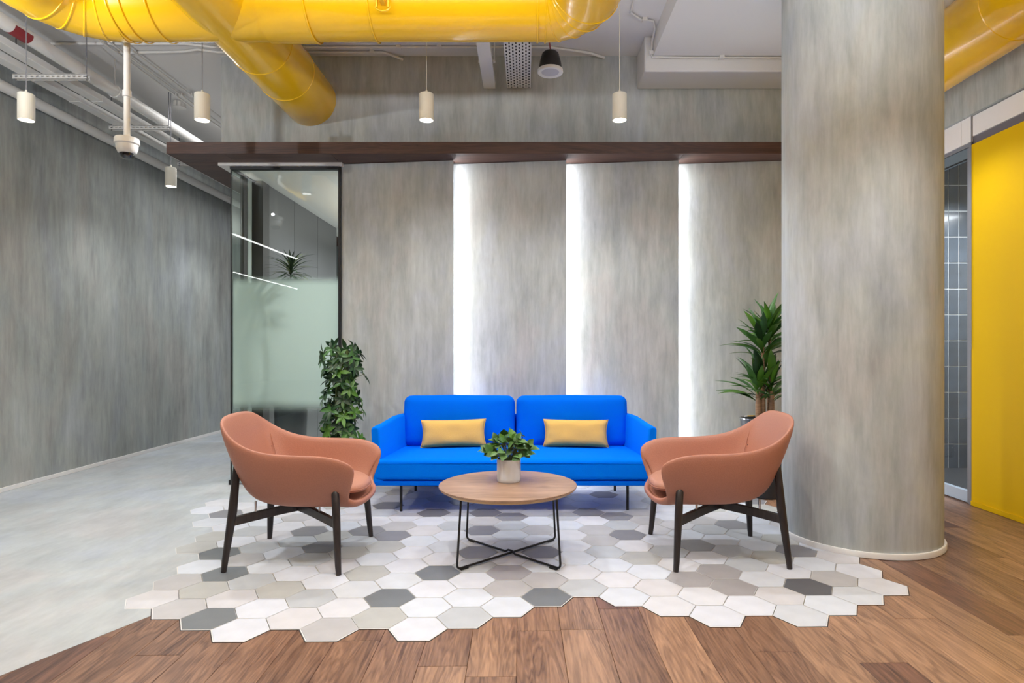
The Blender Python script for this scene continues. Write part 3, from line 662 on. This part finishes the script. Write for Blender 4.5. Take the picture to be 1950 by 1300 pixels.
def pillow(loc, rx, rz, ry, label, sd):
    r = empty('lumbar_pillow', loc, label, 'pillow')
    W_, H_, D_ = .52, .215, .12; n = 26; rnd_ = random.Random(sd); ph = [rnd_.uniform(0, 6) for _ in range(8)]
    M4 = RZ(rz) @ RY(ry) @ RX(rx)
    mb = MB()
    for sgn in (-1, 1):
        for i in range(n+1):
            for j in range(n+1):
                u = -1+2*i/n; v = -1+2*j/n
                pinch = 1-.075*(1-abs(v)**2)*abs(u)**4; pz = 1-.06*(1-u*u)*abs(v)**4+.0
                x = u*W_/2*pinch; z = v*H_/2*pz
                d = D_/2*((1-u**4)**.55)*((1-v**4)**.55)
                d *= 1-.07*math.sin(v*9+ph[0])*abs(u)**5-.05*math.sin(u*8+ph[1])*abs(v)**3
                d += .003*math.sin(u*6+ph[2])*math.sin(v*4+ph[3])*(1-u**4)*(1-v**4)
                mb.v.append(tuple(M4 @ Vector((x, sgn*d, z))))
    N1 = (n+1)**2
    for s2 in (0, 1):
        for i in range(n):
            for j in range(n):
                a = s2*N1+i*(n+1)+j; q = (a, a+1, a+n+2, a+n+1); mb.f.append(q if s2 else q[::-1])
    o = obj('cushion_cover', mb, M['mustard'], r, local=True)
    bm = bmesh.new(); bm.from_mesh(o.data); bmesh.ops.remove_doubles(bm, verts=bm.verts, dist=.0006); bmesh.ops.recalc_face_normals(bm, faces=bm.faces); bm.to_mesh(o.data); bm.free(); o.data.shade_smooth()
    cs = [(-1, -1), (1, -1), (1, 1), (-1, 1), (-1, -1)]; pts = []
    for (a, b_), (c_, d_) in zip(cs, cs[1:]):
        for k in range(10):
            f = k/10; u = a+(c_-a)*f; v = b_+(d_-b_)*f
            x = u*W_/2*(1-.075*(1-v*v)*abs(u)**4); z = v*H_/2*(1-.06*(1-u*u)*abs(v)**4); pts.append(tuple(M4 @ Vector((x, 0, z))))
    pts.append(pts[0]); obj('seam', MB().tube(pts, .003, 6), M['mustard'], r, smooth=60, local=True)
pillow((X(863, 4.86), 4.885, .532), -14, 2, -1.2, 'mustard yellow lumbar pillow on left half of blue sofa', 1)
pillow((X(1097, 4.86), 4.885, .532), -14, -1, .6, 'mustard yellow lumbar pillow on right half of blue sofa', 2)

# ------------------------------------------------------------ armchairs
half0 = [(-.408, 0, .832), (-.410, .13, .830), (-.398, .230, .808), (-.330, .292, .742), (-.22, .326, .676), (-.08, .342, .642), (.08, .348, .636), (.22, .352, .634), (.325, .350, .614), (.398, .330, .570), (.396, .296, .512), (.352, .270, .452), (.336, .258, .405), (.362, .235, .372), (.392, .16, .360), (.402, 0, .357)]
half1 = [(-.352, 0, .66), (-.352, .130, .66), (-.340, .22, .64), (-.288, .278, .59), (-.20, .308, .545), (-.08, .324, .515), (.08, .328, .505), (.21, .326, .500), (.298, .320, .485), (.345, .305, .458), (.360, .285, .425), (.342, .268, .392), (.345, .256, .368), (.372, .236, .348), (.400, .16, .338), (.409, 0, .336)]
half2 = [(-.288, 0, .47), (-.286, .13, .47), (-.270, .205, .458), (-.232, .255, .440), (-.17, .278, .420), (-.07, .292, .404), (.07, .295, .395), (.19, .290, .390), (.27, .282, .380), (.315, .268, .368), (.340, .255, .354), (.340, .245, .340), (.348, .234, .332), (.366, .214, .324), (.390, .15, .318), (.397, 0, .317)]
half3 = [(-.230, 0, .362), (-.228, .11, .362), (-.212, .17, .358), (-.178, .21, .350), (-.12, .232, .340), (-.04, .242, .332), (.07, .242, .328), (.17, .234, .326), (.22, .224, .324), (.26, .21, .322), (.285, .195, .320), (.295, .182, .318), (.305, .17, .316), (.32, .15, .314), (.34, .1, .312), (.345, 0, .312)]
def full(h): return h+[(x, -y, z) for x, y, z in h[-2:0:-1]]
def armchair(loc, rz, label):
    r = empty('armchair', loc, label, 'armchair', 'tan leather armchairs')
    rings = [full(h) for h in (half0, half1, half2, half3)]
    n = len(rings[0]); mb = MB()
    for rg in rings: mb.v += rg
    mb.v += [(x*.45+.03, y*.45, .314) for x, y, z in rings[3]]
    mb.v.append((.06, 0, .312)); m_ = 5
    for i in range(m_-1):
        for k in range(n):
            mb.f.append((i*n+k, i*n+(k+1) % n, (i+1)*n+(k+1) % n, (i+1)*n+k))
    for k in range(n): mb.f.append(((m_-1)*n+k, (m_-1)*n+(k+1) % n, m_*n))
    sh = obj('shell', mb, M['leather'], r, local=True)
    bm = bmesh.new(); bm.from_mesh(sh.data); bmesh.ops.recalc_face_normals(bm, faces=bm.faces)
    bm.faces.ensure_lookup_table()
    # make normals point outwards
    f0 = min(bm.faces, key=lambda f: f.calc_center_median().z)
    if f0.normal.z > 0: bmesh.ops.reverse_faces(bm, faces=bm.faces)
    bm.to_mesh(sh.data); bm.free()
    so_ = sh.modifiers.new('thick', 'SOLIDIFY'); so_.thickness = .034; so_.offset = -1
    sb = sh.modifiers.new('smooth', 'SUBSURF'); sb.levels = 2; sb.render_levels = 2
    sh.data.shade_smooth()
    # seat cushion
    q = MB(); K = 48
    def sup(a, ax, bx, e=3.0):
        c_, s_ = math.cos(a), math.sin(a); return (math.copysign(abs(c_)**(2/e), c_)*ax, math.copysign(abs(s_)**(2/e), s_)*bx)
    lay = [(.80, .404), (.97, .408), (1.0, .424), (.985, .442), (.93, .453), (.6, .464), (.25, .468)]
    for f, z in lay:
        for k in range(K):
            x, y = sup(2*PI*k/K, .325*f, .243*f, 2.8)
            xx = .062+x; yy = y*(1-.0*xx)
            zz = z-(.022*max(0, (xx-.18)/.2)**2)
            q.v.append((xx, yy, zz))
    for i in range(len(lay)-1):
        for k in range(K): q.f.append((i*K+k, i*K+(k+1) % K, (i+1)*K+(k+1) % K, (i+1)*K+k))
    q.f.append(tuple(range(K))); q.f.append(tuple((len(lay)-1)*K+k for k in range(K)))
    cu = obj('seat_cushion', q, M['leather2'], r, smooth=60, local=True)
    pp = []
    for k in range(K+1):
        x, y = sup(2*PI*k/K, .325*1.002, .243*1.002, 2.8); xx = .062+x
        pp.append((xx, y, .424-(.022*max(0, (xx-.18)/.2)**2)))
    obj('piping', MB().tube(pp, .0035, 6), M['leather'], cu, smooth=60, local=True)
    # back seams
    for s_ in (-1, 1):
        obj('seam', MB().tube([(-.318, s_*.262, .742), (-.280, s_*.240, .64), (-.232, s_*.208, .52), (-.195, s_*.175, .46)], .0028, 6), M['leather'], sh, smooth=60, local=True)
    # legs
    for s_ in (-1, 1):
        obj('leg', MB().tube([(.315, s_*.338, 0), (.31, s_*.333, .05), (.292, s_*.305, .30), (.282, s_*.290, .42), (.280, s_*.287, .435)], [.014, .0165, .0215, .0205, .012], 18), M['darkwood'], r, smooth=50, local=True)
        obj('leg', MB().tube([(-.318, s_*.295, 0), (-.314, s_*.291, .05), (-.290, s_*.252, .32), (-.278, s_*.235, .53), (-.283, s_*.228, .60)], [.014, .0165, .0235, .019, .008], 18), M['darkwood'], r, smooth=50, local=True)
    for s_ in (-1, 1):
        mb = MB(); A = Vector((-.294, s_*.262, .262)); B = Vector((.296, -s_*.312, .262)); pts = []
        cs = [A.lerp(B, k/10) for k in range(11)]
        for k, p in enumerate(cs): p.z = .262+.018*math.sin(PI*k/10)+(.0005*s_)
        sd = (B-A).cross(Vector((0, 0, 1))).normalized()*.012
        for p in cs:
            for (a, b_) in ((-1, -1), (1, -1), (1, 1), (-1, 1)): mb.v.append(tuple(p+sd*a+Vector((0, 0, b_*.024))))
        for k in range(10):
            for m2 in range(4): mb.f.append((k*4+m2, k*4+(m2+1) % 4, k*4+4+(m2+1) % 4, k*4+4+m2))
        mb.f += [(0, 1, 2, 3), (40, 41, 42, 43)]
        obj('stretcher', mb, M['darkwood'], r, bevel=.003, local=True)
    for x, y in ((-.2, .172), (-.2, -.172), (.16, .18), (.16, -.18)):
        obj('metal_spacer', MB().tube([(x, y, .272), (x, y, .352)], .0065, 12), M['chrome'], r, smooth=50, local=True)
    r.rotation_euler.z = rz
    return r
armchair((-1.315, 3.592, 0), 0, 'tan leather tub armchair left of the coffee table, facing right')
armchair((1.12, 3.64, 0), PI, 'tan leather tub armchair right of the coffee table, beside the column')

# ------------------------------------------------------------ coffee table
TX, TY = -.11, 3.58
t = empty('coffee_table', (TX, TY, 0), 'round oak coffee table on crossed black wire legs', 'table')
R = .402
obj('table_top', MB().lathe([(.001, .402), (R-.004, .402), (R-.001, .404), (R, .408), (R-.001, .4125), (R-.003, .413), (.001, .413)], n=96), M['oak'], t, smooth=30, local=True)
obj('top_edge', MB().lathe([(.001, .384), (R-.03, .384), (R-.008, .396), (R-.004, .402), (.001, .402)], n=96), M['oakedge'], t, smooth=30, local=True)
def wire(a, b, bump):
    pts = []
    A = Vector((a[0], a[1], .01)); B = Vector((b[0], b[1], .01)); At = Vector((a[0]*.93, a[1]*.86, .384)); Bt = Vector((b[0]*.93, b[1]*.86, .384))
    pts.append(At); 
    d1 = (B-A).normalized(); u1 = (At-A).normalized(); u2 = (Bt-B).normalized()
    def corner(P, du, dv):
        r_ = .028; return [P+du*r_*(1-k/5)**2+dv*r_*(k/5)**2 for k in range(6)]
    pts += corner(A, u1, d1)
    Mx = (A+B)/2; bz = bump
    if bz: pts += [A+(Mx-A)*.9, A+(Mx-A)*.96+Vector((0, 0, bz)), Mx+Vector((0, 0, bz)), B+(Mx-B)*.96+Vector((0, 0, bz)), B+(Mx-B)*.9]
    pts += corner(B, -d1, u2)+[Bt]
    return MB().tube(pts, .0062, 12)
obj('wire_leg', wire((-.268, -.268), (.29, .268), 0), M['blackmetal'], t, smooth=60, local=True)
obj('wire_leg', wire((.294, -.262), (-.268, .27), .0135), M['blackmetal'], t, smooth=60, local=True)
for x, y in ((-.235, -.24), (.26, -.24), (-.235, .245), (.26, .245)):
    d = Vector((x, y, 0)).normalized(); p = Vector((x, y, .004)); obj('foot_pad', bar(MB(), p-d*.03, p+d*.02, .016, .008), M['blackframe'], t, local=True)

# ------------------------------------------------------------ plants
def leafmesh(name, L, W, m, droop=.25, fold=.25, tip=1.0, n=7, base=.12):
    mb = MB()
    for i in range(n+1):
        t_ = i/n; w_ = W/2*math.sin(PI*min(1, t_**tip)*.98+.02) if 0 < t_ < 1 else W/2*.06
        w_ = max(w_, W*.03)
        z = -droop*L*t_*t_
        x = L*t_*(1-.12*droop*t_)
        mb.v += [(x, -w_, z+fold*w_), (x, 0, z), (x, w_, z+fold*w_)]
    for i in range(n):
        a = i*3; mb.f += [(a, a+3, a+4, a+1), (a+1, a+4, a+5, a+2)]
    return mesh(name, mb, m, 180)
def frame(p, d, up=Vector((0, 0, 1)), s=1.0, roll=0):
    d = d.normalized(); y = up.cross(d)
    if y.length < 1e-4: y = Vector((0, 1, 0))
    y.normalize(); z = d.cross(y); m = Matrix((d, y, z)).transposed().to_4x4()
    return T(p) @ m @ Matrix.Rotation(roll, 4, 'X') @ Matrix.Scale(s, 4)
def potmesh(r0, r1, h, th=.008): return [(r0*.96, 0), (r0, .006), (r1, h), (r1-th, h), (r1-th, h-.02)]

# schefflera behind the left armchair
rg = random.Random(11)
pl = empty('umbrella_plant', (-1.53, 5.08, 0), 'tall bushy umbrella plant with dark green leaves between glass and sofa', 'plant')
obj('pot', MB().lathe(potmesh(.10, .135, .36), n=36), M['slate'], pl, smooth=40, local=True)
obj('soil', MB().lathe([(.001, .335), (.128, .335)], n=24), M['soil'], pl, local=True)
for k in range(4):
    a = k*PI/2+.4; obj('stem', MB().tube([(.03*math.cos(a), .03*math.sin(a), .33), (.06*math.cos(a+.3), .06*math.sin(a+.3), .7), (.05*math.cos(a+.8), .05*math.sin(a+.8), 1.2)], [.011, .009, .006], 8), M['stem'], pl, smooth=60, local=True)
LM = [leafmesh('leaf', .090, .033, M['leafA'], .35, .25, .95), leafmesh('leaf', .084, .031, M['leafA'], .15, .3, .95)]
stuff = MB(); cnt = 0; pet = MB()
whorls = []
nW = 78
for k in range(nW):
    z = .40+(1.23-.40)*((k+rg.random()*.8)/nW)
    a = k*2.39996+rg.uniform(-.4, .4); rad = .175*rg.uniform(.45, 1.0)*(1.0 if z > .95 else .88)
    if z > 1.18: rad *= .9
    whorls.append((rad*math.cos(a), rad*math.sin(a)*.8, z, a))
whorls.sort(key=lambda q: q[1])
for (x, y, z, a) in whorls:
    out = Vector((math.cos(a), math.sin(a), .35+rg.uniform(-.2, .5))).normalized()
    P = Vector((x, y, z)); pet.tube([(x*.2, y*.2, z-.07), (x*.7, y*.7, z-.02), tuple(P)], .0022, 5)
    t1 = out.orthogonal().normalized(); t2 = out.cross(t1); nl = rg.choice((6, 7)); bright = rg.random() < (.14 if z > .9 else .35)
    for q in range(nl):
        b_ = 2*PI*q/nl+rg.uniform(-.15, .15); d = (t1*math.cos(b_)+t2*math.sin(b_))*.85+out*rg.uniform(.15, .45)
        Mx = frame(P, d, out, rg.uniform(.8, 1.15), rg.uniform(-.3, .3)); me = rg.choice(LM)
        if cnt < 298 and y < .05:
            inst('leaf', me, pl, Mx, M['leafB'] if bright and rg.random() < .8 else (M['leafC'] if rg.random() < .3 else None) or M['leafA']); cnt += 1
        else:
            stuff.add([tuple(Mx @ v.co) for v in me.vertices], [tuple(p.vertices) for p in me.polygons])
obj('petioles', pet, M['stem'], pl, smooth=60, local=True)['kind'] = 'stuff'
obj('inner_leaves', stuff, M['leafA'], pl, smooth=180, local=True)['kind'] = 'stuff'
print('schefflera leaves', cnt)

# dracaena behind the right armchair
rg = random.Random(5)
pl = empty('corn_plant', (1.95, 5.02, 0), 'corn plant with arching strap leaves in dark pot between concrete wall and column', 'plant')
obj('pot', MB().lathe(potmesh(.13, .19, .63), n=36), M['slate'], pl, smooth=40, local=True)
obj('rim', MB().lathe([(.182, .632), (.192, .63), (.194, .638), (.184, .64)], n=36, close=True), M['chrome'], pl, smooth=40, local=True)
obj('soil', MB().lathe([(.001, .60), (.182, .60)], n=24), M['soil'], pl, local=True)
DL = [leafmesh('leaf', .33, .056, M['leafC'], .45, .3, 1.15, 11), leafmesh('leaf', .30, .062, M['leafC'], .2, .3, 1.25, 11), leafmesh('leaf', .25, .054, M['leafC'], .75, .3, 1.1, 11)]
for (x, y, h, nlv) in ((-.055, -.02, .86, 22), (-.005, .02, .92, 16), (.045, -.03, .86, 22), (-.015, -.01, 1.22, 32), (.05, .03, 1.32, 28)):
    thin = h > 1.1
    pts = [(x, y, .58), (x*1.05, y, .7), (x*1.1, y, h)]
    obj('cane', MB().tube(pts, [.024, .023, .018] if not thin else [.02, .019, .012], 14), M['bark'], pl, smooth=60, local=True)
    for k in range(nlv):
        a = k*2.39996+rg.random()*.5; f = k/nlv
        el = .55+.85*f+rg.uniform(-.2, .2)
        d = Vector((math.cos(a)*math.cos(el), math.sin(a)*math.cos(el)*.7, math.sin(el)))
        P = Vector((x*1.1, y, h-.10+.16*f)); me = DL[0] if f < .35 else (DL[1] if f > .6 else rg.choice(DL))
        m_ = M['leafB'] if rg.random() < .2 else (M['leafA'] if rg.random() < .3 else M['leafC'])
        inst('leaf', me, pl, frame(P, d, Vector((0, 0, 1)), rg.uniform(.78, 1.1), rg.uniform(-.5, .5)), m_)

# table plant
rg = random.Random(3)
PX, PY, PZ = -.107, 3.652, .413
pl = empty('potted_plant', (PX, PY, PZ), 'small leafy green plant in white pot on the coffee table', 'plant')
obj('pot', MB().lathe([(.064, 0), (.068, .004), (.0705, .02), (.0715, .135), (.065, .135), (.064, .11)], n=48), M['pot'], pl, smooth=40, local=True)
obj('soil', MB().lathe([(.001, .118), (.066, .118)], n=24), M['white'], pl, local=True)
PL = [leafmesh('leaf', .070, .050, M['leafS'], .3, .22, .75), leafmesh('leaf', .058, .044, M['leafS'], .1, .25, .75)]
st = MB()
for k in range(120):
    a = rg.uniform(0, 2*PI); el = rg.uniform(-.1, 1.35); rr = rg.uniform(.55, 1.0)
    d0 = Vector((math.cos(a)*math.cos(el), math.sin(a)*math.cos(el), math.sin(el)))
    P = Vector((d0.x*.14*rr-.008, d0.y*.11*rr, .165+d0.z*.10*rr))
    if rg.random() < .14: P.x += .03; P.z += .012
    st.tube([(P.x*.15, P.y*.15, .11), tuple(P*.5+Vector((0, 0, .06))), tuple(P)], .0014, 4)
    d = Vector((d0.x+rg.uniform(-.6, .6), d0.y+rg.uniform(-.6, .6), d0.z*.5+rg.uniform(-.7, .4)))
    inst('leaf', rg.choice(PL), pl, frame(P, d, (d0+Vector((0, -.5, .6))).normalized(), rg.uniform(.75, 1.15), rg.uniform(-.5, .5)), M['leafB'] if rg.random() < .13 else (M['leafC'] if rg.random() < .3 else M['leafS']))
obj('stems', st, M['stem'], pl, smooth=60, local=True)['kind'] = 'stuff'

# tall plant in the glass room
rg = random.Random(8)
pl = empty('tall_potted_plant', (-2.235, 5.80, 0), 'tall spiky plant with pale arching leaves behind the frosted glass', 'plant')
obj('pot', MB().lathe(potmesh(.13, .16, .95), n=32), M['slate'], pl, smooth=40, local=True)
obj('soil', MB().lathe([(.001, .93), (.15, .93)], n=24), M['soil'], pl, local=True)
obj('trunk', MB().tube([(0, 0, .9), (.02, 0, 1.4), (0, 0, 1.82)], [.022, .02, .015], 10), M['bark'], pl, smooth=60, local=True)
ZL = [leafmesh('leaf', .27, .024, M['leafA'], .7, .3, .8, 9), leafmesh('leaf', .25, .022, M['leafP'], .45, .3, .8, 9)]
for k in range(80):
    a = k*2.39996; el = .05+1.2*(k/80)+rg.uniform(-.2, .2)
    d = Vector((math.cos(a)*math.cos(el), math.sin(a)*math.cos(el), math.sin(el)))
    inst('leaf', rg.choice(ZL), pl, frame(Vector((0, 0, 1.86+.12*k/80)), d, s=rg.uniform(.7, 1.0)), M['leafP'] if rg.random() < .45 else M['leafA'])
